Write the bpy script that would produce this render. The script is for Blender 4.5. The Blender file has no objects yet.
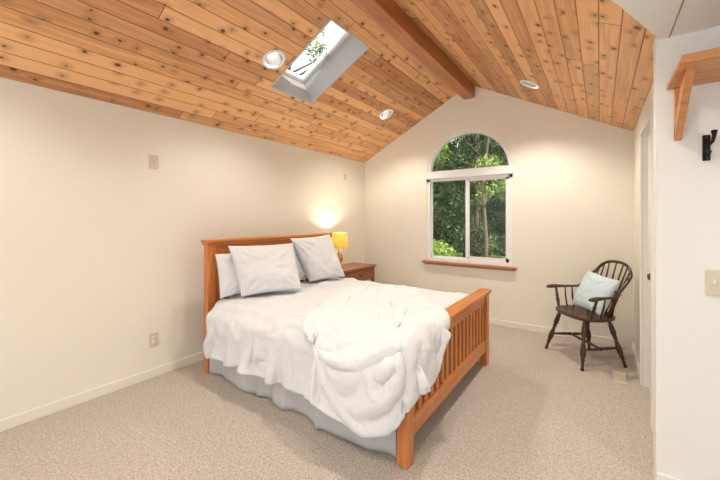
import bpy, bmesh, math, random
import numpy as np
from mathutils import Vector, Matrix, noise
from mathutils.geometry import tessellate_polygon
random.seed(7); np.random.seed(7)
H=1.38
scene=bpy.context.scene
col=scene.collection
try:
    scene.view_settings.view_transform='Standard'
    scene.view_settings.look='None'
except Exception as e: print(e)

# ---------------------------------------------------------------- materials
def newmat(name):
    m=bpy.data.materials.new(name); m.use_nodes=True
    nt=m.node_tree
    return m,nt,nt.nodes['Principled BSDF']
def N(nt,t,**kw):
    n=nt.nodes.new(t)
    for k,v in kw.items(): setattr(n,k,v)
    return n
def math_(nt,op,a,b=None,c=None,clamp=False):
    n=nt.nodes.new('ShaderNodeMath'); n.operation=op; n.use_clamp=clamp
    for i,v in enumerate((a,b,c)):
        if v is None: continue
        if isinstance(v,(int,float)): n.inputs[i].default_value=v
        else: nt.links.new(v,n.inputs[i])
    return n.outputs[0]
def mixc(nt,f,a,b,mode='MIX'):
    n=nt.nodes.new('ShaderNodeMix'); n.data_type='RGBA'; n.blend_type=mode
    for i,v in ((0,f),(6,a),(7,b)):
        if isinstance(v,(int,float)): n.inputs[i].default_value=v
        elif isinstance(v,tuple): n.inputs[i].default_value=(*v,1)
        else: nt.links.new(v,n.inputs[i])
    return n.outputs[2]
def plain(name,colr,rough=0.6,metal=0,nscale=None,namt=0.06,bump=0,bscale=80,spec=0.3):
    m,nt,b=newmat(name)
    b.inputs['Roughness'].default_value=rough; b.inputs['Metallic'].default_value=metal
    b.inputs['Specular IOR Level'].default_value=spec
    tc=N(nt,'ShaderNodeTexCoord')
    nz=N(nt,'ShaderNodeTexNoise'); nz.inputs['Scale'].default_value=nscale or 12; nz.inputs['Detail'].default_value=3
    nt.links.new(tc.outputs['Object'],nz.inputs['Vector'])
    d=tuple(c*(1-namt) for c in colr); l=tuple(min(1,c*(1+namt)) for c in colr)
    nt.links.new(mixc(nt,nz.outputs['Fac'],d,l),b.inputs['Base Color'])
    if bump:
        n2=N(nt,'ShaderNodeTexNoise'); n2.inputs['Scale'].default_value=bscale; n2.inputs['Detail'].default_value=4
        nt.links.new(tc.outputs['Object'],n2.inputs['Vector'])
        bp=N(nt,'ShaderNodeBump'); bp.inputs['Strength'].default_value=bump; bp.inputs['Distance'].default_value=0.01
        nt.links.new(n2.outputs['Fac'],bp.inputs['Height']); nt.links.new(bp.outputs[0],b.inputs['Normal'])
    return m
def linen(name,colr,s1=5.0,s2=14.0,dist=.03,k2=.2):
    """rumpled cotton: ridged creases at two scales as bump"""
    m,nt,b=newmat(name); b.inputs['Base Color'].default_value=(*colr,1); b.inputs['Roughness'].default_value=.92; b.inputs['Specular IOR Level'].default_value=.1
    tc=N(nt,'ShaderNodeTexCoord')
    def ridge(s,dd,off):
        mp=N(nt,'ShaderNodeMapping'); mp.inputs['Location'].default_value=(off,off*2,off); mp.inputs['Rotation'].default_value=(0,0,.6); mp.inputs['Scale'].default_value=(1,1.5,1)
        nt.links.new(tc.outputs['Object'],mp.inputs[0])
        n=N(nt,'ShaderNodeTexNoise'); n.inputs['Scale'].default_value=s; n.inputs['Detail'].default_value=1.5; n.inputs['Distortion'].default_value=dd
        nt.links.new(mp.outputs[0],n.inputs['Vector'])
        return math_(nt,'ABSOLUTE',math_(nt,'SUBTRACT',n.outputs['Fac'],.5))
    h=math_(nt,'ADD',ridge(s1,.6,0),math_(nt,'MULTIPLY',ridge(s2,.5,3),k2))
    bp=N(nt,'ShaderNodeBump'); bp.inputs['Strength'].default_value=.7; bp.inputs['Distance'].default_value=dist
    nt.links.new(h,bp.inputs['Height']); nt.links.new(bp.outputs[0],b.inputs['Normal'])
    return m
def wood(name,light,dark,axis='Y',rough=0.35,scale=1.0):
    m,nt,b=newmat(name)
    b.inputs['Roughness'].default_value=rough
    tc=N(nt,'ShaderNodeTexCoord'); mp=N(nt,'ShaderNodeMapping')
    s=[28*scale]*3; s['XYZ'.index(axis)]=2.2*scale; mp.inputs['Scale'].default_value=s
    nt.links.new(tc.outputs['Object'],mp.inputs[0])
    nz=N(nt,'ShaderNodeTexNoise'); nz.inputs['Scale'].default_value=1; nz.inputs['Detail'].default_value=5; nz.inputs['Distortion'].default_value=0.6
    nt.links.new(mp.outputs[0],nz.inputs['Vector'])
    r=N(nt,'ShaderNodeValToRGB'); r.color_ramp.elements[0].position=.3; r.color_ramp.elements[0].color=(*dark,1)
    r.color_ramp.elements[1].position=.7; r.color_ramp.elements[1].color=(*light,1)
    nt.links.new(nz.outputs['Fac'],r.inputs[0]); nt.links.new(r.outputs[0],b.inputs['Base Color'])
    bp=N(nt,'ShaderNodeBump'); bp.inputs['Strength'].default_value=.08; bp.inputs['Distance'].default_value=.003
    nt.links.new(nz.outputs['Fac'],bp.inputs['Height']); nt.links.new(bp.outputs[0],b.inputs['Normal'])
    return m
def plank_mat(name,light,dark,w=0.110,L=2.9):
    m,nt,b=newmat(name); b.inputs['Roughness'].default_value=.42
    b.inputs['Specular IOR Level'].default_value=.35
    uv=N(nt,'ShaderNodeUVMap'); sp=N(nt,'ShaderNodeSeparateXYZ'); nt.links.new(uv.outputs[0],sp.inputs[0])
    u,v=sp.outputs[0],sp.outputs[1]
    a=math_(nt,'DIVIDE',u,w); idn=math_(nt,'FLOOR',a); fa=math_(nt,'FRACT',a)
    wn=N(nt,'ShaderNodeTexWhiteNoise',noise_dimensions='1D'); nt.links.new(idn,wn.inputs['W'])
    al=math_(nt,'DIVIDE',math_(nt,'ADD',v,math_(nt,'MULTIPLY',wn.outputs['Value'],7.3)),L)
    bid=math_(nt,'FLOOR',al); fb=math_(nt,'FRACT',al)
    cv=N(nt,'ShaderNodeCombineXYZ'); nt.links.new(idn,cv.inputs[0]); nt.links.new(bid,cv.inputs[1])
    w2=N(nt,'ShaderNodeTexWhiteNoise',noise_dimensions='2D'); nt.links.new(cv.outputs[0],w2.inputs['Vector'])
    rv=w2.outputs['Value']
    kv=N(nt,'ShaderNodeCombineXYZ'); nt.links.new(math_(nt,'ADD',math_(nt,'MULTIPLY',u,1.0),math_(nt,'MULTIPLY',rv,13)),kv.inputs[0])
    nt.links.new(math_(nt,'MULTIPLY',v,0.8),kv.inputs[1])
    vo=N(nt,'ShaderNodeTexVoronoi',voronoi_dimensions='2D'); vo.inputs['Scale'].default_value=7.8
    nt.links.new(kv.outputs[0],vo.inputs['Vector'])
    vs=N(nt,'ShaderNodeSeparateColor'); nt.links.new(vo.outputs['Color'],vs.inputs[0])
    gate=math_(nt,'GREATER_THAN',vs.outputs[0],.30)
    rad=math_(nt,'ADD',math_(nt,'MULTIPLY',math_(nt,'POWER',vs.outputs[1],2),.12),.04)
    kn=math_(nt,'MULTIPLY',math_(nt,'SUBTRACT',1,math_(nt,'DIVIDE',vo.outputs['Distance'],rad),clamp=True),gate)
    kn=math_(nt,'MULTIPLY',kn,2.0,clamp=True)
    halo=math_(nt,'MULTIPLY',math_(nt,'SUBTRACT',1,math_(nt,'DIVIDE',vo.outputs['Distance'],.34),clamp=True),gate)
    gv=N(nt,'ShaderNodeCombineXYZ')
    nt.links.new(math_(nt,'ADD',math_(nt,'ADD',math_(nt,'MULTIPLY',u,38),math_(nt,'MULTIPLY',rv,90)),math_(nt,'MULTIPLY',halo,1.6)),gv.inputs[0])
    nt.links.new(math_(nt,'MULTIPLY',v,2.0),gv.inputs[1]); nt.links.new(math_(nt,'MULTIPLY',rv,20),gv.inputs[2])
    g=N(nt,'ShaderNodeTexNoise'); g.inputs['Scale'].default_value=1; g.inputs['Detail'].default_value=4; g.inputs['Distortion'].default_value=.8
    nt.links.new(gv.outputs[0],g.inputs['Vector'])
    f=math_(nt,'ADD',math_(nt,'MULTIPLY',rv,.85),math_(nt,'MULTIPLY',math_(nt,'SUBTRACT',g.outputs['Fac'],.34),1.25),clamp=True)
    c=mixc(nt,f,dark,light)
    hue=N(nt,'ShaderNodeSeparateColor'); nt.links.new(w2.outputs['Color'],hue.inputs[0])
    c=mixc(nt,math_(nt,'MULTIPLY',hue.outputs[1],.32),c,(.86,.56,.33))
    c=mixc(nt,math_(nt,'MULTIPLY',halo,.5),c,tuple(x*.66 for x in dark))
    c=mixc(nt,math_(nt,'MULTIPLY',kn,.88),c,(.085,.026,.012))
    gr=math_(nt,'MULTIPLY',math_(nt,'SUBTRACT',1,math_(nt,'DIVIDE',math_(nt,'MINIMUM',fa,math_(nt,'SUBTRACT',1,fa)),.04),clamp=True),1)
    ge=math_(nt,'LESS_THAN',fb,.0018)
    gg=math_(nt,'MAXIMUM',gr,ge)
    c=mixc(nt,math_(nt,'MULTIPLY',gg,.85),c,(.10,.035,.014))
    nt.links.new(c,b.inputs['Base Color'])
    bp=N(nt,'ShaderNodeBump',invert=True); bp.inputs['Strength'].default_value=.6; bp.inputs['Distance'].default_value=.006
    nt.links.new(gg,bp.inputs['Height']); nt.links.new(bp.outputs[0],b.inputs['Normal'])
    return m
def carpet_mat():
    m,nt,b=newmat('carpet'); b.inputs['Roughness'].default_value=1; b.inputs['Specular IOR Level'].default_value=.05
    tc=N(nt,'ShaderNodeTexCoord')
    def nz(s,d=3):
        n=N(nt,'ShaderNodeTexNoise'); n.inputs['Scale'].default_value=s; n.inputs['Detail'].default_value=d; n.inputs['Roughness'].default_value=.75
        nt.links.new(tc.outputs['Object'],n.inputs['Vector']); return n.outputs['Fac']
    a=nz(84,4); l=nz(2.2,3); mid=nz(22,3)
    vo=N(nt,'ShaderNodeTexVoronoi'); vo.inputs['Scale'].default_value=140; nt.links.new(tc.outputs['Object'],vo.inputs['Vector'])
    r=N(nt,'ShaderNodeValToRGB'); e=r.color_ramp.elements
    e[0].position=.35; e[0].color=(.33,.28,.24,1); e[1].position=.65; e[1].color=(.82,.75,.685,1)
    x=e.new(.49); x.color=(.62,.555,.495,1)
    nt.links.new(a,r.inputs[0])
    c=mixc(nt,math_(nt,'MULTIPLY',vo.outputs['Distance'],.35),r.outputs[0],(.40,.35,.305))
    c=mixc(nt,math_(nt,'MULTIPLY',l,.16),c,(.54,.485,.44))
    c=mixc(nt,math_(nt,'MULTIPLY',math_(nt,'SUBTRACT',mid,.45,clamp=True),1.3),c,(.42,.37,.325))
    nt.links.new(c,b.inputs['Base Color'])
    bp=N(nt,'ShaderNodeBump'); bp.inputs['Strength'].default_value=.8; bp.inputs['Distance'].default_value=.010
    nt.links.new(math_(nt,'SUBTRACT',a,math_(nt,'MULTIPLY',vo.outputs['Distance'],.5)),bp.inputs['Height']); nt.links.new(bp.outputs[0],b.inputs['Normal'])
    return m
def glass_mat():
    m=bpy.data.materials.new('window_glass'); m.use_nodes=True; nt=m.node_tree; nt.nodes.clear()
    o=N(nt,'ShaderNodeOutputMaterial'); t=N(nt,'ShaderNodeBsdfTransparent'); g=N(nt,'ShaderNodeBsdfGlossy'); g.inputs['Roughness'].default_value=.02
    lw=N(nt,'ShaderNodeFresnel'); lw.inputs[0].default_value=1.3
    mx=N(nt,'ShaderNodeMixShader'); nt.links.new(math_(nt,'MULTIPLY',lw.outputs[0],.6),mx.inputs[0]); nt.links.new(t.outputs[0],mx.inputs[1]); nt.links.new(g.outputs[0],mx.inputs[2])
    nt.links.new(mx.outputs[0],o.inputs[0]); return m
def emis(name,c,s):
    m,nt,b=newmat(name); b.inputs['Base Color'].default_value=(*c,1)
    b.inputs['Emission Color'].default_value=(*c,1); b.inputs['Emission Strength'].default_value=s; return m

M_wall=plain('wall_paint_cream',(.86,.825,.73),.75,nscale=3,namt=.02,bump=.05,bscale=160,spec=.15)
M_white=plain('wall_paint_white',(.82,.82,.80),.7,nscale=3,namt=.02,bump=.04,bscale=160,spec=.15)
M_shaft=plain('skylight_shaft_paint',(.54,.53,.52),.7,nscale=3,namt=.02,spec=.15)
M_trimw=plain('white_trim',(.84,.83,.80),.4,nscale=4,namt=.02)
M_base=plain('baseboard_cream',(.84,.81,.73),.5,nscale=4,namt=.02)
M_vinyl=plain('white_vinyl',(.86,.87,.88),.35,nscale=4,namt=.01)
M_ceil=plank_mat('cedar_planks',(.87,.48,.22),(.37,.14,.048))
M_beam=wood('beam_wood',(.50,.20,.075),(.34,.115,.04),'Y')
M_bed=wood('cherry_wood',(.66,.25,.066),(.49,.155,.036),'Z',.3)
M_bedy=wood('cherry_wood_rail',(.66,.25,.066),(.49,.155,.036),'Y',.3)
M_sill=wood('sill_wood',(.55,.25,.11),(.40,.155,.06),'X',.35)
M_shelf=wood('shelf_wood',(.66,.31,.12),(.47,.19,.065),'X',.4)
M_night=wood('nightstand_wood',(.30,.11,.04),(.20,.065,.022),'X',.3)
M_chair=wood('dark_walnut',(.095,.038,.020),(.045,.018,.010),'Z',.28)
M_sheet=linen('white_duvet_cotton',(.68,.695,.725),4.0,11,.06,.15)
M_throw=linen('white_blanket',(.72,.73,.755),6,16,.04,.3)
M_pil=linen('white_pillowcase',(.71,.72,.75),3.5,10,.035,.2)
M_skirt=plain('bed_skirt_grey',(.54,.54,.545),.95,nscale=6,namt=.03,bump=.1,bscale=90,spec=.1)
M_blue=plain('pale_blue_cotton',(.60,.74,.80),.9,nscale=10,namt=.05,bump=.1,bscale=60,spec=.1)
M_plate=plain('almond_plastic',(.66,.60,.47),.4,nscale=5,namt=.02)
M_iron=plain('black_iron',(.02,.018,.016),.45,metal=.6,nscale=20,namt=.2)
M_brass=plain('dark_metal',(.12,.10,.08),.35,metal=.9,nscale=20,namt=.1)
M_can=plain('can_baffle',(.45,.45,.46),.3,metal=.5,nscale=20,namt=.05)
M_glass=glass_mat()
M_carpet=carpet_mat()
M_bulb=emis('bulb_glow',(1,.94,.84),2.4)
M_bark=plain('tree_bark',(.11,.085,.06),.95,nscale=14,namt=.4,bump=.6,bscale=20)
M_ground=plain('forest_floor',(.12,.16,.04),1,nscale=2,namt=.4)
def leaf_mat(name,a,b_,scale=1.1):
    m,nt,b=newmat(name); b.inputs['Roughness'].default_value=.6
    tc=N(nt,'ShaderNodeTexCoord'); nz=N(nt,'ShaderNodeTexNoise'); nz.inputs['Scale'].default_value=scale; nz.inputs['Detail'].default_value=5
    nt.links.new(tc.outputs['Object'],nz.inputs['Vector'])
    r=N(nt,'ShaderNodeValToRGB'); r.color_ramp.elements[0].position=.35; r.color_ramp.elements[0].color=(*a,1)
    r.color_ramp.elements[1].position=.68; r.color_ramp.elements[1].color=(*b_,1)
    nt.links.new(nz.outputs['Fac'],r.inputs[0]); nt.links.new(r.outputs[0],b.inputs['Base Color'])
    t=N(nt,'ShaderNodeBsdfTranslucent'); nt.links.new(r.outputs[0],t.inputs[0])
    mx=N(nt,'ShaderNodeMixShader'); mx.inputs[0].default_value=.3
    o=[n for n in nt.nodes if n.type=='OUTPUT_MATERIAL'][0]
    nt.links.new(b.outputs[0],mx.inputs[1]); nt.links.new(t.outputs[0],mx.inputs[2]); nt.links.new(mx.outputs[0],o.inputs[0])
    return m
M_leafd=leaf_mat('fir_foliage',(.013,.032,.012),(.10,.165,.05),2.0)
M_leafl=leaf_mat('sunlit_foliage',(.07,.14,.02),(.34,.45,.09),2.0)

# ---------------------------------------------------------------- geometry helpers
def link(o,parent=None):
    col.objects.link(o)
    if parent: o.parent=parent
    return o
def empty(name,loc=(0,0,0),rotz=0):
    e=bpy.data.objects.new(name,None); e.empty_display_size=.1; e.location=loc; e.rotation_euler=(0,0,rotz); col.objects.link(e); return e
def mesh(name,verts,faces,mat,parent=None,smooth=False):
    me=bpy.data.meshes.new(name); me.from_pydata([tuple(v) for v in verts],[],faces); me.update()
    me.materials.append(mat)
    if smooth:
        for p in me.polygons: p.use_smooth=True
    return link(bpy.data.objects.new(name,me),parent)
def box(name,a,b,mat,parent=None,bevel=0,seg=2):
    (x0,y0,z0),(x1,y1,z1)=[(min(p,q)) for p,q in zip(a,b)],[(max(p,q)) for p,q in zip(a,b)]
    v=[(x0,y0,z0),(x1,y0,z0),(x1,y1,z0),(x0,y1,z0),(x0,y0,z1),(x1,y0,z1),(x1,y1,z1),(x0,y1,z1)]
    f=[(0,3,2,1),(4,5,6,7),(0,1,5,4),(1,2,6,5),(2,3,7,6),(3,0,4,7)]
    o=mesh(name,v,f,mat,parent)
    if bevel:
        m=o.modifiers.new('bevel','BEVEL'); m.width=bevel; m.segments=seg; m.limit_method='ANGLE'
        for p in o.data.polygons: p.use_smooth=True
        w=o.modifiers.new('wn','WEIGHTED_NORMAL'); w.keep_sharp=True
    return o
def boxes(name,lst,mat,parent=None,bevel=0):
    V=[];F=[]
    for a,b in lst:
        x0,y0,z0=[min(p,q) for p,q in zip(a,b)]; x1,y1,z1=[max(p,q) for p,q in zip(a,b)]
        k=len(V)
        V+=[(x0,y0,z0),(x1,y0,z0),(x1,y1,z0),(x0,y1,z0),(x0,y0,z1),(x1,y0,z1),(x1,y1,z1),(x0,y1,z1)]
        F+=[tuple(i+k for i in f) for f in [(0,3,2,1),(4,5,6,7),(0,1,5,4),(1,2,6,5),(2,3,7,6),(3,0,4,7)]]
    o=mesh(name,V,F,mat,parent)
    if bevel:
        m=o.modifiers.new('bevel','BEVEL'); m.width=bevel; m.segments=2; m.limit_method='ANGLE'
    return o
def tube(name,pts,rad,mat,parent=None,n=12,flat=1.0):
    pts=[Vector(p) for p in pts]
    if isinstance(rad,(int,float)): rad=[rad]*len(pts)
    V=[];F=[]; up=None
    for i,p in enumerate(pts):
        t=(pts[min(i+1,len(pts)-1)]-pts[max(i-1,0)]).normalized()
        if up is None:
            up=Vector((0,0,1)) if abs(t.z)<.9 else Vector((1,0,0))
        s=t.cross(up).normalized(); up2=s.cross(t).normalized(); up=up2
        for k in range(n):
            a=2*math.pi*k/n; V.append(p+s*math.cos(a)*rad[i]+up2*math.sin(a)*rad[i]*flat)
    for i in range(len(pts)-1):
        for k in range(n):
            F.append((i*n+k,i*n+(k+1)%n,(i+1)*n+(k+1)%n,(i+1)*n+k))
    F.append(tuple(range(n))[::-1]); F.append(tuple((len(pts)-1)*n+k for k in range(n)))
    return mesh(name,V,F,mat,parent,True)
def lerp_pts(a,b,prof):
    a,b=Vector(a),Vector(b); return [a.lerp(b,t) for t,_ in prof],[r for _,r in prof]
def turned(name,a,b,prof,mat,parent):
    p,r=lerp_pts(a,b,prof); return tube(name,p,r,mat,parent,14)
def lathe(name,prof,mat,parent=None,n=32,loc=(0,0,0),M=None):
    V=[];F=[]
    for r,z in prof:
        for k in range(n):
            a=2*math.pi*k/n; V.append(Vector((r*math.cos(a),r*math.sin(a),z)))
    if M: V=[M@v for v in V]
    V=[v+Vector(loc) for v in V]
    for i in range(len(prof)-1):
        for k in range(n): F.append((i*n+k,i*n+(k+1)%n,(i+1)*n+(k+1)%n,(i+1)*n+k))
    return mesh(name,V,F,mat,parent,True)
def poly_holes(name,outer,holes,mapf,mat,thick,parent=None,uv=True):
    loops=[[Vector((x,y,0)) for x,y in outer]]+[[Vector((x,y,0)) for x,y in h] for h in holes]
    flat=[p for l in loops for p in l]; tris=tessellate_polygon(loops); n=len(flat)
    V=[mapf(p.x,p.y,0) for p in flat]+[mapf(p.x,p.y,thick) for p in flat]
    F=[]; 
    for t in tris:
        F.append(tuple(t)); F.append(tuple(i+n for i in reversed(t)))
    k=0
    for l in loops:
        m=len(l)
        for i in range(m): F.append((k+i,k+(i+1)%m,n+k+(i+1)%m,n+k+i))
        k+=m
    o=mesh(name,V,F,mat,parent)
    bm=bmesh.new(); bm.from_mesh(o.data); bmesh.ops.recalc_face_normals(bm,faces=bm.faces); bm.to_mesh(o.data); bm.free()
    if uv:
        ul=o.data.uv_layers.new(name='UVMap'); pos=[(p.x,p.y) for p in flat]*2
        for lp in o.data.loops: ul.data[lp.index].uv=pos[lp.vertex_index]
    return o
def pillow(name,c,T,mat,parent=None,n=34,seed=0,wr=.012,pinch=.05):
    c=[Vector(p) for p in c]; nrm=((c[1]-c[0]).cross(c[3]-c[0])).normalized()
    V=[];F=[]
    def P(s,t):
        s2=s*(1-pinch*(1-t*t)); t2=t*(1-pinch*(1-s*s))
        a=(s2+1)/2;b=(t2+1)/2
        return c[0]*(1-a)*(1-b)+c[1]*a*(1-b)+c[2]*a*b+c[3]*(1-a)*b
    for side in (1,-1):
        for j in range(n+1):
            for i in range(n+1):
                s=math.sin((i/n*2-1)*math.pi/2*.98)/math.sin(math.pi/2*.98); t=math.sin((j/n*2-1)*math.pi/2*.98)/math.sin(math.pi/2*.98)
                if i in(0,n): s=round(s)
                if j in(0,n): t=round(t)
                h=max(0,(1-s*s)*(1-t*t))**.42
                p=P(s,t)
                w=0
                if h>0:
                    q=Vector((s*1.6+seed*7.1,t*1.6,seed*3.3+side))
                    w=wr*noise.noise(q*1.3)+wr*1.3*abs(noise.noise(q*2.3+Vector((5,1,2))))
                    for cx in(-1,1):
                        for cy in(-1,1):
                            dx,dy=s-cx,t-cy; r=math.hypot(dx,dy)
                            if r<1.0: w+=wr*.5*math.cos(math.atan2(dy,dx)*14+seed)*(1-r)*r*3
                V.append(p+nrm*side*(T*.5*h*(1-.12*t)+w*min(1,h*1.5)))
    m=(n+1)
    for sd in(0,1):
        o=sd*m*m
        for j in range(n):
            for i in range(n):
                f=(o+j*m+i,o+j*m+i+1,o+(j+1)*m+i+1,o+(j+1)*m+i)
                F.append(f if sd==0 else f[::-1])
    o=mesh(name,V,F,mat,parent,True)
    bm=bmesh.new(); bm.from_mesh(o.data); bmesh.ops.remove_doubles(bm,verts=bm.verts,dist=.0005); bm.to_mesh(o.data); bm.free()
    ss=o.modifiers.new('s','SUBSURF'); ss.levels=1; ss.render_levels=1
    return o

# ---------------------------------------------------------------- room shell
LX,RX,FY=-2.287*H,.208*H,3.307*H
CX=(LX+RX)/2; EZ=1.660*H; RZ=2.305*H; BY=-2.2
RETY=1.665*H; RETX=.170*H; AX=1.35*H
box('floor',(LX-.15,BY,-.1),(AX+.15,FY+.15,0),M_carpet)
box('wall_left',(LX-.15,BY,0),(LX,FY,EZ+.02),M_wall)
WX0,WX1=-1.491*H,-.6487*H; WC=(WX0+WX1)/2; WR=(WX1-WX0)/2; WSZ=.557*H; SPZ=1.450*H
arch=[(WX0,WSZ),(WX1,WSZ)]+[(WC+WR*math.cos(a),SPZ+WR*math.sin(a)) for a in [math.pi*i/32 for i in range(33)]]
outer=[(LX-.15,0),(RX+.15,0),(RX+.15,EZ+.02),(CX,RZ+.05),(LX-.15,EZ+.02)]
poly_holes('wall_far',outer,[arch],lambda x,z,d:Vector((x,FY+d,z)),M_wall,.16,uv=False)
DY0,DY1,DZ=2.12*H,2.62*H,1.50*H
boxes('wall_right',[((RX,DY1,0),(RX+.12,FY,EZ+.05)),((RX,DY0,DZ),(RX+.12,DY1,EZ+.05)),((RX,RETY+.10,0),(RX+.12,DY0,EZ+.05))],M_wall)
box('wall_return',(RETX,RETY,0),(AX,RETY+.10,EZ+.05),M_white)
box('wall_alcove',(AX,BY,0),(AX+.15,RETY+.12,EZ+.05),M_white)
SL=math.hypot(CX-LX,RZ-EZ); ex=(CX-LX)/SL; ez=(RZ-EZ)/SL
def mapL(s,y,d): return Vector((LX+s*ex-d*ez,y,EZ+s*ez+d*ex))
def mapR(s,y,d): return Vector((RX-s*ex+d*ez,y,EZ+s*ez+d*ex))
def sfromx(x): return (x-LX)/ex
circ=lambda s,y,r:[(s+r*math.cos(2*math.pi*i/28),y+r*math.sin(2*math.pi*i/28)) for i in range(28)]
cansL=[(sfromx(-1.655*H),1.402*H),(sfromx(-1.655*H),2.752*H),(sfromx(-1.655*H),.05*H)]
cansR=[(sfromx(-1.655*H),2.752*H),(sfromx(-1.655*H),1.402*H),(sfromx(-1.655*H),.05*H)]
K0,K1=sfromx(-1.835*H),sfromx(-1.29*H); KY0,KY1=1.515*H,1.925*H
sky=[(K0,KY0),(K1,KY0),(K1,KY1),(K0,KY1)]
poly_holes('ceiling_left',[(-.18,BY),(SL,BY),(SL,FY+.16),(-.18,FY+.16)],[sky]+[circ(s,y,.078) for s,y in cansL],mapL,M_ceil,.04)
poly_holes('ceiling_right',[(-.0,BY),(SL,BY),(SL,FY+.16),(-.0,FY+.16)],[circ(s,y,.078) for s,y in cansR],mapR,M_ceil,.04)
SZ=1.662*H
def mapS(x,y,d): return Vector((x,y,SZ+d))
sof=[(.185*H,1.675*H),(.05*H,1.33*H),(-.12*H,.90*H),(-.12*H,BY),(AX+.15,BY),(AX+.15,RETY+.12),(.185*H,RETY+.12)]
alcove_fill=[(.75*H,1.1*H),(.75*H,-.2*H)]  # unseen downlights added to brighten the alcove and return wall
poly_holes('ceiling_soffit',sof,[circ(x,y,.078) for x,y in alcove_fill],mapS,M_white,.05,uv=False)
BW=.052*H
box('ridge_beam',(CX-BW,BY,2.165*H),(CX+BW,FY-.001,2.29*H),M_beam,bevel=.006)
bh,bt=.075,.014
box('baseboard_left',(LX,BY,0),(LX+bt,FY,bh),M_base,bevel=.003)
box('baseboard_far',(LX+bt,FY-bt,0),(RX,FY,bh),M_base,bevel=.003)
box('baseboard_right',(RX-bt,DY1+.07,0),(RX,FY-bt,bh),M_base,bevel=.003)
box('baseboard_return',(RETX+.001,RETY-bt,0),(AX,RETY,bh),M_trimw,bevel=.003)
d=empty('door_1')
box('slab',(RX+.03,DY0+.02,.01),(RX+.07,DY1-.02,DZ-.02),M_trimw,d,.002)
boxes('panel_moulding',[((RX+.022,DY0+.12,z0),(RX+.031,DY1-.12,z1)) for z0,z1 in ((.2,.95),(1.1,1.9))],M_trimw,d,.006)
boxes('jamb',[((RX,DY0,0),(RX+.12,DY0+.018,DZ)),((RX,DY1-.018,0),(RX+.12,DY1,DZ)),((RX,DY0,DZ-.018),(RX+.12,DY1,DZ))],M_trimw,d)
boxes('casing',[((RX-.016,DY0-.065,0),(RX-.0005,DY0+.004,DZ+.065)),((RX-.016,DY1-.004,0),(RX-.0005,DY1+.065,DZ+.065)),((RX-.016,DY0+.004,DZ-.004),(RX-.0005,DY1-.004,DZ+.065))],M_trimw,d,.004)
lathe('knob',[(.0,.055),(.018,.052),(.026,.04),(.024,.028),(.01,.018),(.01,.004),(.026,.003),(.026,0)],M_brass,d,20,(RX+.03,DY0+.09,.98),Matrix.Rotation(-math.pi/2,3,'Y'))

# ---------------------------------------------------------------- window
w=empty('window_1',(0,0,0))
fy0,fy1=FY+.012,FY+.09; fw=.045; e_=.004
archo=[(WX0-e_,SPZ-.03),(WX1+e_,SPZ-.03)]+[(WC+(WR+e_)*math.cos(a),SPZ+(WR+e_)*math.sin(a)) for a in [math.pi*i/32 for i in range(33)]]
archi=[(WX0+fw,SPZ+.05),(WX1-fw,SPZ+.05)]+[(WC+(WR-fw)*math.cos(a),SPZ+(WR-fw)*math.sin(a)) for a in [math.pi*i/32 for i in range(3,30)]]
poly_holes('arch_frame',archo,[archi],lambda x,z,dd:Vector((x,FY+.012+dd,z)),M_vinyl,.075,w,uv=False)
boxes('main_frame',[((WX0-e_,fy0,WSZ-e_),(WX0+fw,fy1,SPZ-.03)),((WX1-fw,fy0,WSZ-e_),(WX1+e_,fy1,SPZ-.03)),((WX0,fy0-.001,WSZ-e_),(WX1,fy1,WSZ+.045)),((WX0,fy0,SPZ-.10),(WX1,fy1,SPZ-.02))],M_vinyl,w)
box('head_rail',(WX0-.012,FY-.04,SPZ-.065),(WX1+.012,FY+.02,SPZ+.035),M_vinyl,w,.008)
sx0,sx1=WX0+fw,WX1-fw; sz0,sz1=WSZ+.045,SPZ-.08
boxes('fixed_sash',[((sx0,FY+.05,sz0),(sx0+.02,FY+.08,sz1)),((WC-.02,FY+.05,sz0),(WC+.015,FY+.08,sz1)),((sx0,FY+.05,sz0),(WC,FY+.08,sz0+.02)),((sx0,FY+.05,sz1-.02),(WC,FY+.08,sz1))],M_vinyl,w)
boxes('sliding_sash',[((WC-.02,FY+.02,sz0),(WC+.03,FY+.048,sz1)),((sx1-.04,FY+.02,sz0),(sx1,FY+.048,sz1)),((WC+.02,FY+.02,sz0),(sx1,FY+.048,sz0+.045)),((WC+.02,FY+.02,sz1-.04),(sx1,FY+.048,sz1))],M_vinyl,w)
box('glass_fixed',(sx0,FY+.062,sz0),(WC,FY+.065,sz1),M_glass,w)
box('glass_sliding',(WC,FY+.033,sz0),(sx1,FY+.036,sz1),M_glass,w)
poly_holes('glass_arch',archi,[],lambda x,z,dd:Vector((x,FY+.05+dd,z)),M_glass,.003,w,uv=False)
box('trim_sill',(WX0-.05,FY-.06,WSZ-.03),(WX1+.05,FY+.012,WSZ),M_sill,bevel=.006)
box('trim_apron',(WX0-.03,FY-.018,WSZ-.055),(WX1+.03,FY-.0005,WSZ-.03),M_sill,bevel=.003)

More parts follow.
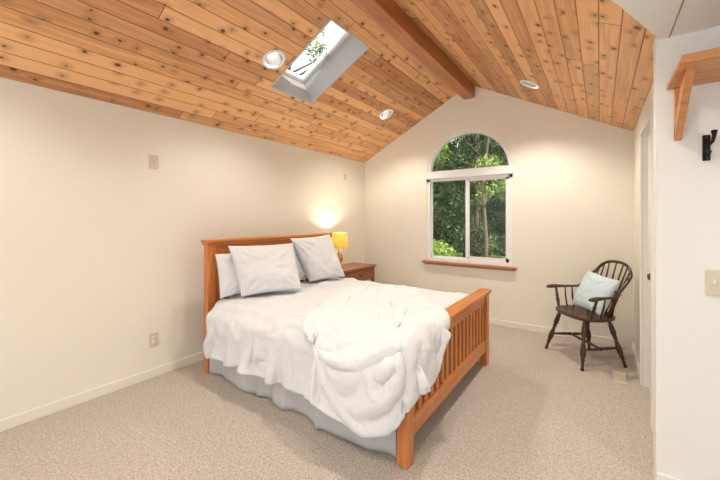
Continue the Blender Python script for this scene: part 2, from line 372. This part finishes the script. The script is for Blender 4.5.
# ---------------------------------------------------------------- skylight
sk=empty('skylight')
T=.014; D=.31
def sbox(name,s0,s1,y0,y1,d0,d1,mat):
    V=[mapL(s,y,dd) for dd in(d0,d1) for s,y in((s0,y0),(s1,y0),(s1,y1),(s0,y1))]
    return mesh(name,V,[(0,3,2,1),(4,5,6,7),(0,1,5,4),(1,2,6,5),(2,3,7,6),(3,0,4,7)],mat,sk)
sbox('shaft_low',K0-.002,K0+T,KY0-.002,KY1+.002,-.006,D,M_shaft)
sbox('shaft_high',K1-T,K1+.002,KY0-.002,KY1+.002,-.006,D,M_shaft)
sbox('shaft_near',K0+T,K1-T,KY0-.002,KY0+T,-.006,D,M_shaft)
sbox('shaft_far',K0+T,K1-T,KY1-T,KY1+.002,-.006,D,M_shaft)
f=.038
sbox('frame_low',K0+T,K0+T+f,KY0+T,KY1-T,D-.05,D,M_vinyl); sbox('frame_high',K1-T-f,K1-T,KY0+T,KY1-T,D-.05,D,M_vinyl)
sbox('frame_near',K0+T+f,K1-T-f,KY0+T,KY0+T+f,D-.05,D,M_vinyl); sbox('frame_far',K0+T+f,K1-T-f,KY1-T-f,KY1-T,D-.05,D,M_vinyl)
sbox('glass',K0+T+f,K1-T-f,KY0+T+f,KY1-T-f,D-.03,D-.024,M_glass)
sbox('latch',(K0+K1)/2-.03,(K0+K1)/2+.03,KY1-T-f-.012,KY1-T-f,D-.07,D-.045,M_can)

# ---------------------------------------------------------------- downlights
def can(idx,mp,s,y,power):
    e=empty('recessed_downlight' if idx==0 else 'recessed_downlight.%03d'%idx)
    O=mp(s,y,0); ax=(mp(s,y,1)-O).normalized(); sx=(mp(s+1,y,0)-O).normalized(); sy=ax.cross(sx)
    R=Matrix((sx,sy,ax)).transposed()
    lathe('trim_ring',[(.076,.0),(.078,-.004),(.088,-.008),(.100,-.006),(.104,-.001),(.104,.0)],M_vinyl,e,36,O,R)
    lathe('housing',[(.077,0),(.074,.03),(.072,.11),(.0,.115)],M_can,e,36,O,R)
    lathe('bulb',[(.0,.045),(.03,.047),(.044,.056),(.046,.066),(.035,.09),(.02,.11)],M_bulb,e,28,O,R)
    l=bpy.data.lights.new('lamp','SPOT'); l.energy=power; l.color=(1,.93,.81); l.spot_size=math.radians(130); l.spot_blend=.7; l.shadow_soft_size=.05
    lo=link(bpy.data.objects.new('spot',l),e); lo.location=O-ax*.015
i=0
for s,y in cansL: can(i,mapL,s,y,50); i+=1
for s,y in cansR: can(i,mapR,s,y,74); i+=1
for x,y in alcove_fill: can(i,mapS,x,y,26); i+=1  # added alcove fill lamps, built in the same can housing

# ---------------------------------------------------------------- bed
bed=empty('bed')
X0=-2.10*H; XF=-.62*H; Y0,Y1=1.650,3.31
pw=.075
hx0,hx1=X0,X0+.07
boxes('headboard_posts',[((hx0,Y0,0),(hx1,Y0+pw,1.155)),((hx0,Y1-pw,0),(hx1,Y1,1.155))],M_bed,bed,.004)
box('headboard_cap',(hx0-.015,Y0-.02,1.155),(hx1+.02,Y1+.02,1.185),M_bedy,bed,.008)
box('headboard_cap_moulding',(hx0-.01,Y0-.012,1.135),(hx1+.012,Y1+.012,1.155),M_bedy,bed,.004)
boxes('headboard_rails',[((hx0+.02,Y0+pw,1.05),(hx1-.015,Y1-pw,1.135)),((hx0+.02,Y0+pw,.48),(hx1-.015,Y1-pw,.60)),((hx0+.02,Y0+pw,.24),(hx1-.015,Y1-pw,.34))],M_bedy,bed,.003)
n=17; sp=(Y1-Y0-2*pw)/n
boxes('headboard_slats',[((hx0+.027,Y0+pw+(k+.5)*sp-.026,.60),(hx1-.025,Y0+pw+(k+.5)*sp+.026,1.05)) for k in range(n)],M_bed,bed,.002)
fx0,fx1=XF-.07,XF
boxes('footboard_posts',[((fx0,Y0,0),(fx1,Y0+pw,.67)),((fx0,Y1-pw,0),(fx1,Y1,.67))],M_bed,bed,.005)
box('footboard_cap',(fx0-.02,Y0-.02,.672),(fx1+.02,Y1+.02,.705),M_bedy,bed,.008)
boxes('footboard_rails',[((fx0+.015,Y0+pw,.585),(fx1-.015,Y1-pw,.672)),((fx0+.015,Y0+pw,.135),(fx1-.012,Y1-pw,.245))],M_bedy,bed,.004)
boxes('footboard_slats',[((fx0+.025,Y0+pw+(k+.5)*sp-.021,.245),(fx1-.022,Y0+pw+(k+.5)*sp+.021,.585)) for k in range(n)],M_bed,bed,.002)
boxes('side_rails',[((hx1,Y0+.045,.20),(fx0,Y0+.07,.34)),((hx1,Y1-.07,.20),(fx0,Y1-.045,.34))],M_bed,bed,.003)
box('box_spring',(hx1+.01,Y0+.075,.22),(fx0-.01,Y1-.075,.36),M_skirt,bed,.02)
box('mattress',(hx1+.01,Y0+.065,.36),(fx0-.01,Y1-.065,.595),M_sheet,bed,.05,4)
def skirt(name,yc,sgn):
    V=[];F=[];nx=260;nz_=10
    for i in range(nx+1):
        x=hx1+.01+(fx0-.03-hx1)*i/nx
        for j in range(nz_+1):
            t=j/nz_; amp=.004+.020*t
            ph=x*11+1.2*math.sin(x*3.1)+.8*math.sin(x*6.7)
            wv=amp*(math.sin(ph)+.25*math.sin(ph*2.7+1))
            for c_ in(.36,.70):
                q=(i/nx-c_)/.012
                wv-=.018*t*math.exp(-q*q)
            V.append((x,yc-sgn*(.006*t)-wv*sgn*-1,.37-.362*t))
    for i in range(nx):
        for j in range(nz_):
            a=i*(nz_+1)+j; F.append((a,a+1,a+nz_+2,a+nz_+1))
    o=mesh(name,V,F,M_skirt,bed,True); s=o.modifiers.new('s','SOLIDIFY'); s.thickness=.003
skirt('bed_skirt_near',Y0+.02,1); skirt('bed_skirt_far',Y1-.02,-1)

# --- cloth simulation (run in-script, then frozen to plain meshes)
def collider(o,out=.012,fr=12):
    m=o.modifiers.new('Collision','COLLISION'); o.collision.thickness_outer=out; o.collision.cloth_friction=fr; o.collision.damping=.4
def sim(o,frames,mass=.35,bend=.5,tens=15,shr=0,selfc=False,dmin=.008):
    m=o.modifiers.new('Cloth','CLOTH'); s=m.settings
    s.quality=6; s.mass=mass; s.tension_stiffness=tens; s.compression_stiffness=tens; s.shear_stiffness=5; s.bending_stiffness=bend
    s.air_damping=2.0; s.shrink_min=shr
    m.collision_settings.distance_min=dmin; m.collision_settings.collision_quality=3
    m.collision_settings.friction=20
    m.collision_settings.use_self_collision=selfc
    if selfc: m.collision_settings.self_distance_min=.010
    m.point_cache.frame_start=1; m.point_cache.frame_end=frames+2
    for f in range(1,frames+1): scene.frame_set(f)
    dg=bpy.context.evaluated_depsgraph_get(); me=bpy.data.meshes.new_from_object(o.evaluated_get(dg))
    o.modifiers.clear(); o.data=me
    scene.frame_set(1)
def grid(name,f,nu,nv,mat,parent=None):
    V=[f(i/nu,j/nv) for i in range(nu+1) for j in range(nv+1)]
    F=[(i*(nv+1)+j,(i+1)*(nv+1)+j,(i+1)*(nv+1)+j+1,i*(nv+1)+j+1) for i in range(nu) for j in range(nv)]
    return mesh(name,V,F,mat,parent,True)
pm=box('proxy_m',(hx1-.05,Y0-.01,.1),(fx0+.01,Y1-.01,.61),M_sheet); 
bm=bmesh.new(); bm.from_mesh(pm.data); bmesh.ops.bevel(bm,geom=bm.edges[:],offset=.08,segments=4,affect='EDGES'); bm.to_mesh(pm.data); bm.free()
pf=box('proxy_f',(fx0-.02,Y0-.02,0),(fx1+.02,Y1+.02,.705),M_sheet)
bm=bmesh.new(); bm.from_mesh(pf.data); bmesh.ops.bevel(bm,geom=bm.edges[:],offset=.02,segments=2,affect='EDGES'); bm.to_mesh(pf.data); bm.free()
collider(pm,fr=20); collider(pf,fr=20)
import time; t0=time.time()
dx0,dx1=-2.70,fx0-.035
def duv(a,b):
    x=dx0+(dx1-dx0)*a; y=Y0-.30+(Y1-Y0+.63)*b
    z=.72+.05*noise.noise(Vector((x*2.2,y*2.2,.3)))+.08*noise.noise(Vector((x*4.5,y*4.5,2)))
    fl=max(0,min(1,(Y0+.15-y)/.35))
    z+=.08*fl*math.sin(x*13+2*math.sin(x*3))
    return Vector((x,y,z))
duvet=grid('duvet',duv,80,92,M_sheet,bed)
sim(duvet,46,shr=-.06,bend=1.0)
print('duvet sim',time.time()-t0); t0=time.time()
collider(duvet,.045,fr=25)
TL,TR,BL,BR,BC=[Vector(p) for p in ((-2.02,2.64),(-1.60,3.03),(-1.30,1.20),(-.53,1.93),(-.32,.98))]
XE,YE=fx1+.035,Y0-.085
def flat2(a,b):
    top=TL.lerp(TR,b); bot=BL*(1-b)**2+BC*2*b*(1-b)+BR*b*b
    return top.lerp(bot,a)
def drape(a,b):
    p=flat2(a,b); x,y=p.x,p.y
    dx,dy=max(0,x-XE),max(0,YE-y); r=math.hypot(dx,dy)
    fold=math.sin(b*25+2.2*math.sin(a*4)+a*2)
    bump=.036*fold+.03*noise.noise(Vector((a*5,b*5,5)))
    z=.785+bump*(1 if r==0 else max(0,1-r/.08))
    if r>0:
        ux,uy=dx/r,-dy/r
        out=min(r,.02)+.038*(fold+.5)*min(1,r/.10)
        x=min(x,XE)+ux*out; y=max(y,YE)+uy*out; z=z-max(0,r-.02)
    return Vector((x,y,z))
throw=grid('throw_blanket',drape,72,70,M_throw)
sim(throw,28,mass=.4,bend=1.0,shr=-.01,dmin=.012)
print('throw sim',time.time()-t0)
duvet.modifiers.clear()
for o in(pm,pf): bpy.data.objects.remove(o)
for o,th,amp,sc in((duvet,.022,.034,.20),(throw,.024,.018,.12)):
    for p in o.data.polygons: p.use_smooth=True
    s=o.modifiers.new('s','SOLIDIFY'); s.thickness=th; s.offset=1
    ss=o.modifiers.new('ss','SUBSURF'); ss.levels=1; ss.render_levels=1
    tx=bpy.data.textures.new(o.name+'_crease','CLOUDS'); tx.noise_scale=sc; tx.noise_depth=2
    dm=o.modifiers.new('d','DISPLACE'); dm.texture=tx; dm.strength=amp; dm.mid_level=.45; dm.texture_coords='GLOBAL'

def hp(*pts): return [Vector(p)*H for p in pts]
pillow('pillow_back_near',hp((-1.96,1.225,.49),(-1.96,1.66,.49),(-2.00,1.66,.77),(-2.00,1.215,.77)),.15,M_pil,bed,seed=1)
pillow('pillow_back_far',hp((-1.975,1.76,.49),(-1.975,2.22,.49),(-2.00,2.22,.80),(-2.00,1.72,.80)),.15,M_pil,bed,seed=2)
pillow('pillow_front_near',hp((-1.885,1.325,.492),(-1.735,1.72,.492),(-1.90,1.79,.81),(-1.945,1.27,.822)),.22,M_pil,bed,seed=3,wr=.020)
pillow('pillow_front_far',hp((-1.88,1.95,.492),(-1.80,2.30,.492),(-1.93,2.25,.858),(-1.94,1.80,.845)),.21,M_pil,bed,seed=4,wr=.020)

# ---------------------------------------------------------------- nightstand and lamp
ns=empty('nightstand')
nx0,nx1,ny0,ny1,nz=-2.26*H,-1.96*H,2.50*H,3.06*H,.50*H
box('top',(nx0,ny0,nz-.03),(nx1,ny1,nz),M_night,ns,.006)
boxes('legs',[((a,b,0),(a+.04,b+.04,nz-.03)) for a in(nx0+.02,nx1-.06) for b in(ny0+.02,ny1-.06)],M_night,ns,.003)
boxes('case',[((nx0+.03,ny0+.03,nz-.20),(nx1-.03,ny1-.03,nz-.03)),((nx0+.03,ny0+.03,.14),(nx1-.03,ny1-.03,.165))],M_night,ns,.002)
box('drawer_front',(nx1-.03,ny0+.07,nz-.18),(nx1-.018,ny1-.07,nz-.05),M_night,ns,.003)
lathe('drawer_knob',[(0,.026),(.012,.024),(.014,.016),(.006,.008),(.006,0)],M_brass,ns,16,(nx1-.018,(ny0+ny1)/2,nz-.115),Matrix.Rotation(math.pi/2,3,'Y'))
lamp=empty('table_lamp',(-2.12*H,2.62*H,nz))
lathe('base',[(0,0),(.065,0),(.065,.012),(.03,.022),(.022,.05),(.045,.10),(.05,.14),(.035,.19),(.014,.22),(.010,.30),(0,.30)],plain('ceramic_amber',(.35,.20,.08),.25),lamp,28)
m,nt,b=newmat('yellow_lampshade'); b.inputs['Base Color'].default_value=(.80,.56,.16,1); b.inputs['Roughness'].default_value=.9
tc=N(nt,'ShaderNodeTexCoord'); wv=N(nt,'ShaderNodeTexWave'); wv.inputs['Scale'].default_value=40; wv.inputs['Distortion'].default_value=1; nt.links.new(tc.outputs['Object'],wv.inputs['Vector'])
cc=mixc(nt,wv.outputs['Fac'],(.68,.52,.14),(.82,.66,.22)); nt.links.new(cc,b.inputs['Base Color'])
tr=N(nt,'ShaderNodeBsdfTranslucent'); nt.links.new(cc,tr.inputs[0]); mx=N(nt,'ShaderNodeMixShader'); mx.inputs[0].default_value=.28
o_=[n_ for n_ in nt.nodes if n_.type=='OUTPUT_MATERIAL'][0]; nt.links.new(b.outputs[0],mx.inputs[1]); nt.links.new(tr.outputs[0],mx.inputs[2]); nt.links.new(mx.outputs[0],o_.inputs[0])
lathe('shade',[(.125,.28),(.110,.485),(.108,.485),(.123,.28)],m,lamp,36)
l=bpy.data.lights.new('bulb','POINT'); l.energy=15; l.color=(1,.84,.60); l.shadow_soft_size=.03
lo=link(bpy.data.objects.new('bulb_light',l),lamp); lo.location=(0,0,.41)
lathe('bulb',[(0,.335),(.012,.34),(.028,.37),(.024,.395),(0,.405)],M_bulb,lamp,16)

# ---------------------------------------------------------------- windsor armchair
th=math.atan2(-.775,.632)
CHX,CHY=-.090*H,2.890*H
ch=empty('windsor_armchair',(CHX,CHY,0),th)
ns_=40; V=[];F=[]
def outline(a,k=1):
    c_,s_=math.cos(a),math.sin(a); e=2/2.7
    x=.255*abs(c_)**e*(1 if c_>0 else -1); y=.215*abs(s_)**e*(1 if s_>0 else -1)
    x*=1-.10*max(0,y/.215)
    return x*k,y*k
rings=[(0,.438),(.35,.438),(.65,.444),(.88,.457),(.97,.460),(1,.452),(.985,.432),(.90,.420),(0,.420)]
for k,z in rings:
    for i in range(ns_):
        x,y=outline(2*math.pi*i/ns_,k); zz=z
        if .3<k<.9 and z>.43 and y<0: zz+= .010*math.exp(-(x/.04)**2)
        V.append((x,y,zz))
for r in range(len(rings)-1):
    for i in range(ns_): F.append((r*ns_+i,r*ns_+(i+1)%ns_,(r+1)*ns_+(i+1)%ns_,(r+1)*ns_+i))
mesh('seat',V,F,M_chair,ch,True)
lp=[(0,.012),(.05,.015),(.18,.021),(.30,.024),(.36,.015),(.39,.020),(.42,.013),(.45,.014),(.62,.025),(.70,.023),(.76,.014),(.79,.020),(.82,.013),(.92,.013),(1,.014)]
legs={'fl':((-.17,-.13,.425),(-.265,-.225,0)),'fr':((.17,-.13,.425),(.265,-.225,0)),'bl':((-.14,.13,.425),(-.225,.225,0)),'br':((.14,.13,.425),(.225,.225,0))}
for k,(a,b_) in legs.items(): turned('leg_'+k,a,b_,lp,M_chair,ch)
def onleg(k,t): a,b_=map(Vector,legs[k]); return a.lerp(b_,t)
spf=[(0,.008),(.15,.010),(.35,.015),(.45,.012),(.5,.019),(.55,.012),(.65,.015),(.85,.010),(1,.008)]
turned('stretcher_left',onleg('fl',.6),onleg('bl',.6),spf,M_chair,ch)
turned('stretcher_right',onleg('fr',.6),onleg('br',.6),spf,M_chair,ch)
turned('stretcher_cross',(onleg('fl',.6)+onleg('bl',.6))/2,(onleg('fr',.6)+onleg('br',.6))/2,spf,M_chair,ch)
def arm(t):
    a=math.pi*(1-t) ; 
    x=.275*math.cos(a); y=.02+.235*math.sin(a)
    return x,y
AZ=.655
pts=[];rad=[]
pts+= [(-.30,-.19,AZ-.012),(-.307,-.165,AZ-.006),(-.298,-.11,AZ),(-.285,-.04,AZ)]; rad+=[.014,.029,.031,.022]
for i in range(1,24):
    x,y=arm(i/24); pts.append((x,y,AZ+.012*math.sin(math.pi*i/24))); rad.append(.0175)
pts+= [(.285,-.04,AZ),(.298,-.11,AZ),(.307,-.165,AZ-.006),(.30,-.19,AZ-.012)]; rad+=[.022,.031,.029,.014]
tube('arm_rail',pts,rad,M_chair,ch,12,.62)
def hoop(t):
    a=math.pi*(1-t); c_,s_=math.cos(a),math.sin(a)
    x=.235*(abs(c_)**.75)*(1 if c_>0 else -1); h=s_**.75 if s_>0 else 0
    z=AZ+.005+.285*h; y=.12+ .11*min(1,h*1.6)+.14*h*.75
    return (x,y,z)
hp_=[hoop(i/40) for i in range(41)]
tube('back_hoop',hp_,.014,M_chair,ch,12)
nsp=9
for i in range(nsp):
    q=(i-(nsp-1)/2)/((nsp-1)/2)
    bx=.15*q; by=.185-.03*q*q
    ta=.5+q*.30; mx_,my_=arm(ta); mid=Vector((mx_*.86 if abs(q)>.9 else mx_,my_,AZ))
    tt=.5+q*.33; top=Vector(hoop(tt))
    tube('spindle_%d'%(i+1),[(bx,by,.445),Vector((bx,by,.445)).lerp(mid,.5),mid,mid.lerp(top,.5),top],[.007,.010,.0095,.008,.006],M_chair,ch,8)
ap=[(0,.010),(.15,.013),(.35,.018),(.5,.012),(.56,.017),(.62,.012),(.85,.012),(1,.009)]
for sg,nm in((-1,'left'),(1,'right')):
    turned('arm_post_'+nm,(sg*.225,-.11,.45),(sg*.29,-.10,AZ),ap,M_chair,ch)
    for j,(yy,ax_) in enumerate(((-.02,.272),(.055,.268))):
        tube('arm_spindle_%s_%d'%(nm,j),[(sg*.222,yy,.45),(sg*.255,yy+.005,.55),(sg*ax_,yy+.01,AZ)],[.007,.009,.006],M_chair,ch,8)
Mx=Matrix.Translation((CHX,CHY,0))@Matrix.Rotation(th,4,'Z')
cs=[Mx@Vector(p) for p in ((-.205,.02,.478),(.205,.01,.470),(.225,.165,.80),(-.18,.175,.835))]
pillow('throw_pillow',cs,.13,M_blue,None,seed=6,wr=.008,pinch=.04)

# ---------------------------------------------------------------- shelf, hook, switches
sh=empty('wall_shelf')
shz=1.470*H; sfy=1.385*H; sx=.1985*H
box('board',(sx,sfy,shz),(AX-.002,RETY-.001,shz+.020),M_shelf,sh,.003)
box('front_lip',(sx,sfy-.012,shz-.010),(AX-.002,sfy,shz+.024),M_shelf,sh,.003)
def brace(x,nm):
    t=.020
    boxes('wall_cleat_'+nm,[((x-t/2,RETY-.024,1.285*H),(x+t/2+.008,RETY-.001,shz))],M_shelf,sh,.003)
    P=[(RETY-.001,1.280*H),(RETY-.001,1.330*H),(1.51*H,shz),(1.455*H,shz),(1.455*H,shz-.02)]
    V=[(x-t/2,y,z) for y,z in P]+[(x+t/2+.008,y,z) for y,z in P]; k=len(P)
    mesh('brace_'+nm,V,[tuple(range(k)),tuple(range(2*k-1,k-1,-1))]+[(i,i+k,(i+1)%k+k,(i+1)%k) for i in range(k)],M_shelf,sh)
brace(.227*H,'1'); brace(.85*H,'2')
hk=empty('coat_hook',(.303*H,RETY,1.245*H))
box('plate',(-.014,-.007,-.062),(.014,-.0005,.062),M_iron,hk,.003)
tube('upper_prong',[(0,-.005,.02),(.005,-.03,.012),(.012,-.055,.022),(.015,-.065,.048),(.015,-.062,.07)],[.009,.008,.007,.008,.012],M_iron,hk,10)
tube('lower_prong',[(0,-.005,-.03),(0,-.028,-.052),(0,-.045,-.046),(0,-.052,-.02)],[.008,.007,.006,.010],M_iron,hk,10)
lathe('screws',[(0,.003),(.005,.002),(.006,0)],M_brass,hk,10,(0,-.007,.05),Matrix.Rotation(math.pi/2,3,'X'))
def plate(name,o,ax,w_,h_,kind):
    e=empty(name,o, 0 if ax=='Y' else math.pi/2)
    box('cover',(-w_/2,-.007,-h_/2),(w_/2,-.0005,h_/2),M_plate,e,.004)
    if kind=='switch':
        for sx_ in(-w_/4,w_/4): box('toggle',(sx_-.005,-.018,-.004),(sx_+.005,-.006,.014),M_trimw,e,.002); 
    elif kind=='outlet':
        for sz in(-.02,.02):
            lathe('receptacle',[(0,.002),(.014,.002),(.016,0)],M_trimw,e,18,(0,-.007,sz),Matrix.Rotation(math.pi/2,3,'X'))
            boxes('slots',[((-.006,-.0096,sz-.003),(-.0045,-.009,sz+.006)),((.0045,-.0096,sz-.003),(.006,-.009,sz+.006))],M_iron,e)
    else:
        lathe('jack',[(0,.006),(.007,.006),(.008,0)],M_plate,e,14,(0,-.007,0),Matrix.Rotation(math.pi/2,3,'X'))
plate('light_switch',(.343*H,RETY,.775*H),'Y',.115,.122,'switch')
plate('wall_outlet',(LX,.972*H,.235*H),'X',.072,.115,'outlet')
plate('cable_plate',(LX,.972*H,1.352*H),'X',.072,.115,'jack')
plate('cable_plate.001',(LX,2.93*H,1.45*H),'X',.06,.09,'jack')
fr=empty('floor_register',(.10*H,2.66*H,0))
box('rim',(-.045,-.13,.0005),(.045,.13,.008),M_plate,fr,.002)
boxes('louvres',[((-.035,-.115+k*.02,.008),(.035,-.107+k*.02,.011)) for k in range(12)],M_plate,fr)

# ---------------------------------------------------------------- outdoors
box('ground_outside',(-40,FY+.2,-1.0),(30,45,-.6),M_ground)
def leaves(name,clusters,n,size,mat):
    cl_=np.array(clusters); pick=np.random.randint(0,len(cl_),n)
    c=cl_[pick,:3]; r=cl_[pick,3:4]
    dirs=np.random.normal(size=(n,3)); dirs/=np.linalg.norm(dirs,axis=1,keepdims=True)
    p=c+dirs*r*np.random.rand(n,1)**.45*np.array([1,1,.8])
    a=np.random.normal(size=(n,3)); a/=np.linalg.norm(a,axis=1,keepdims=True)
    b_=np.cross(a,np.random.normal(size=(n,3))); b_/=np.linalg.norm(b_,axis=1,keepdims=True)
    s=size*(.5+np.random.rand(n,1))
    q=np.stack([p-a*s,p-b_*s*.45,p+a*s,p+b_*s*.45],1).reshape(-1,3)
    me=bpy.data.meshes.new(name); me.vertices.add(4*n); me.vertices.foreach_set('co',q.ravel())
    me.loops.add(4*n); me.loops.foreach_set('vertex_index',np.arange(4*n,dtype=np.int32))
    me.polygons.add(n); me.polygons.foreach_set('loop_start',np.arange(0,4*n,4,dtype=np.int32)); me.polygons.foreach_set('loop_total',np.full(n,4,dtype=np.int32))
    me.update(calc_edges=True); me.materials.append(mat)
    return bpy.data.objects.new(name,me)
tc_=[(-5.2,11.6),(-3.9,13.2),(-1.9,10.8),(-7.5,14.0),(-.6,13.5),(-3.0,15.5),(-5.2,16),(1.5,12)]
for i,(x,y) in enumerate(tc_):
    e=empty('fir_tree' if i==0 else 'fir_tree.%03d'%i,(x,y,-.62))
    tube('trunk',[(0,0,0),(.05,0,2),(.0,.05,5),(.05,0,9),(0,0,12)],[.15,.12,.10,.07,.03],M_bark,e,10)
    cls=[]
    for k in range(50):
        z=.9+10.5*random.random()**1.3; R=(2.3*(1-z/13))*random.random()**.5; a=random.random()*6.28
        cls.append((R*math.cos(a),R*math.sin(a),z,.38+.32*random.random()))
        if k%3==0: 
            tube('branch_%d'%k,[(0,0,z+.2),(R*.5*math.cos(a),R*.5*math.sin(a),z+.15),(R*math.cos(a),R*math.sin(a),z)],[.03,.02,.008],M_bark,e,6)
    link(leaves('foliage',cls,7000,.06,M_leafd),e)
sb=empty('garden_shrub',(-3.3,7.6,-.62))
link(leaves('foliage',[(random.uniform(-.9,.5),random.uniform(-.5,.5),random.uniform(.2,1.25),.4) for _ in range(14)],6500,.045,M_leafl),sb)
tube('stem',[(0,0,0),(.05,0,.6),(-.05,0,1.2)],[.05,.035,.015],M_bark,sb,8)
sm=empty('maple_tree.001',(-2.35,8.6,-.62))
tube('trunk',[(0,0,0),(.06,0,1.4),(-.05,.1,2.8),(.1,.1,4.2),(.1,0,5.4)],[.06,.05,.04,.028,.012],M_bark,sm,8)
cl_m=[]
for k in range(20):
    z=random.uniform(2.4,6.0); a=random.random()*6.28; R=random.uniform(.3,1.6)
    q=(R*math.cos(a),R*math.sin(a)*.7,z+.3); cl_m.append((*q,.34))
    tube('branch_%d'%k,[(0,.05,z-.3),(q[0]*.5,q[1]*.5,z),q],[.018,.012,.005],M_bark,sm,6)
link(leaves('foliage',cl_m,2500,.05,M_leafl),sm)
mp_=empty('maple_tree',(-7.7,6.9,-.62))
tube('trunk',[(0,0,0),(.1,0,3),(.0,.1,6),(.3,0,9)],[.18,.15,.11,.05],M_bark,mp_,10)
cl_s=[]
for k in range(30):
    z=random.uniform(5.2,9.6); a=random.random()*6.28; R=random.uniform(.3,2.1)
    q=(R*math.cos(a),R*math.sin(a)*.95,z); cl_s.append((*q,.5))
    tube('branch_%d'%k,[(.05,.05,z-.9),(q[0]*.5,q[1]*.5,z-.3),q],[.035,.022,.008],M_bark,mp_,6)
link(leaves('foliage',cl_s,8000,.055,M_leafl),mp_)
def hedge(a,b):
    x=-26+44*a; z=-.7+7.0*b
    y=19+1.6*noise.noise(Vector((x*.5,z*.5,0)))+.8*noise.noise(Vector((x*1.7,z*1.7,3)))
    if b>.9: z+=1.5*noise.noise(Vector((x*.8,0,9)))
    return Vector((x,y,z))
grid('forest_edge',hedge,150,60,M_leafd)

# ---------------------------------------------------------------- light
wd=bpy.data.worlds.new('World'); scene.world=wd; wd.use_nodes=True
bg=wd.node_tree.nodes['Background']; bg.inputs[0].default_value=(.93,.965,1.0,1); bg.inputs[1].default_value=1.72
s=bpy.data.lights.new('sun','SUN'); s.energy=9; s.angle=.01; s.color=(1,.94,.84)
so=link(bpy.data.objects.new('sun',s)); so.rotation_euler=Vector((.74,-.35,.57)).to_track_quat('Z','Y').to_euler()

# ---------------------------------------------------------------- camera
cam=bpy.data.cameras.new('camera'); co=link(bpy.data.objects.new('camera',cam))
cam.sensor_width=36; cam.lens=337/720*36; cam.shift_y=-22/720; cam.clip_start=.02
co.location=(0,0,H); co.rotation_euler=(math.pi/2,0,math.atan2(240,337))
scene.camera=co
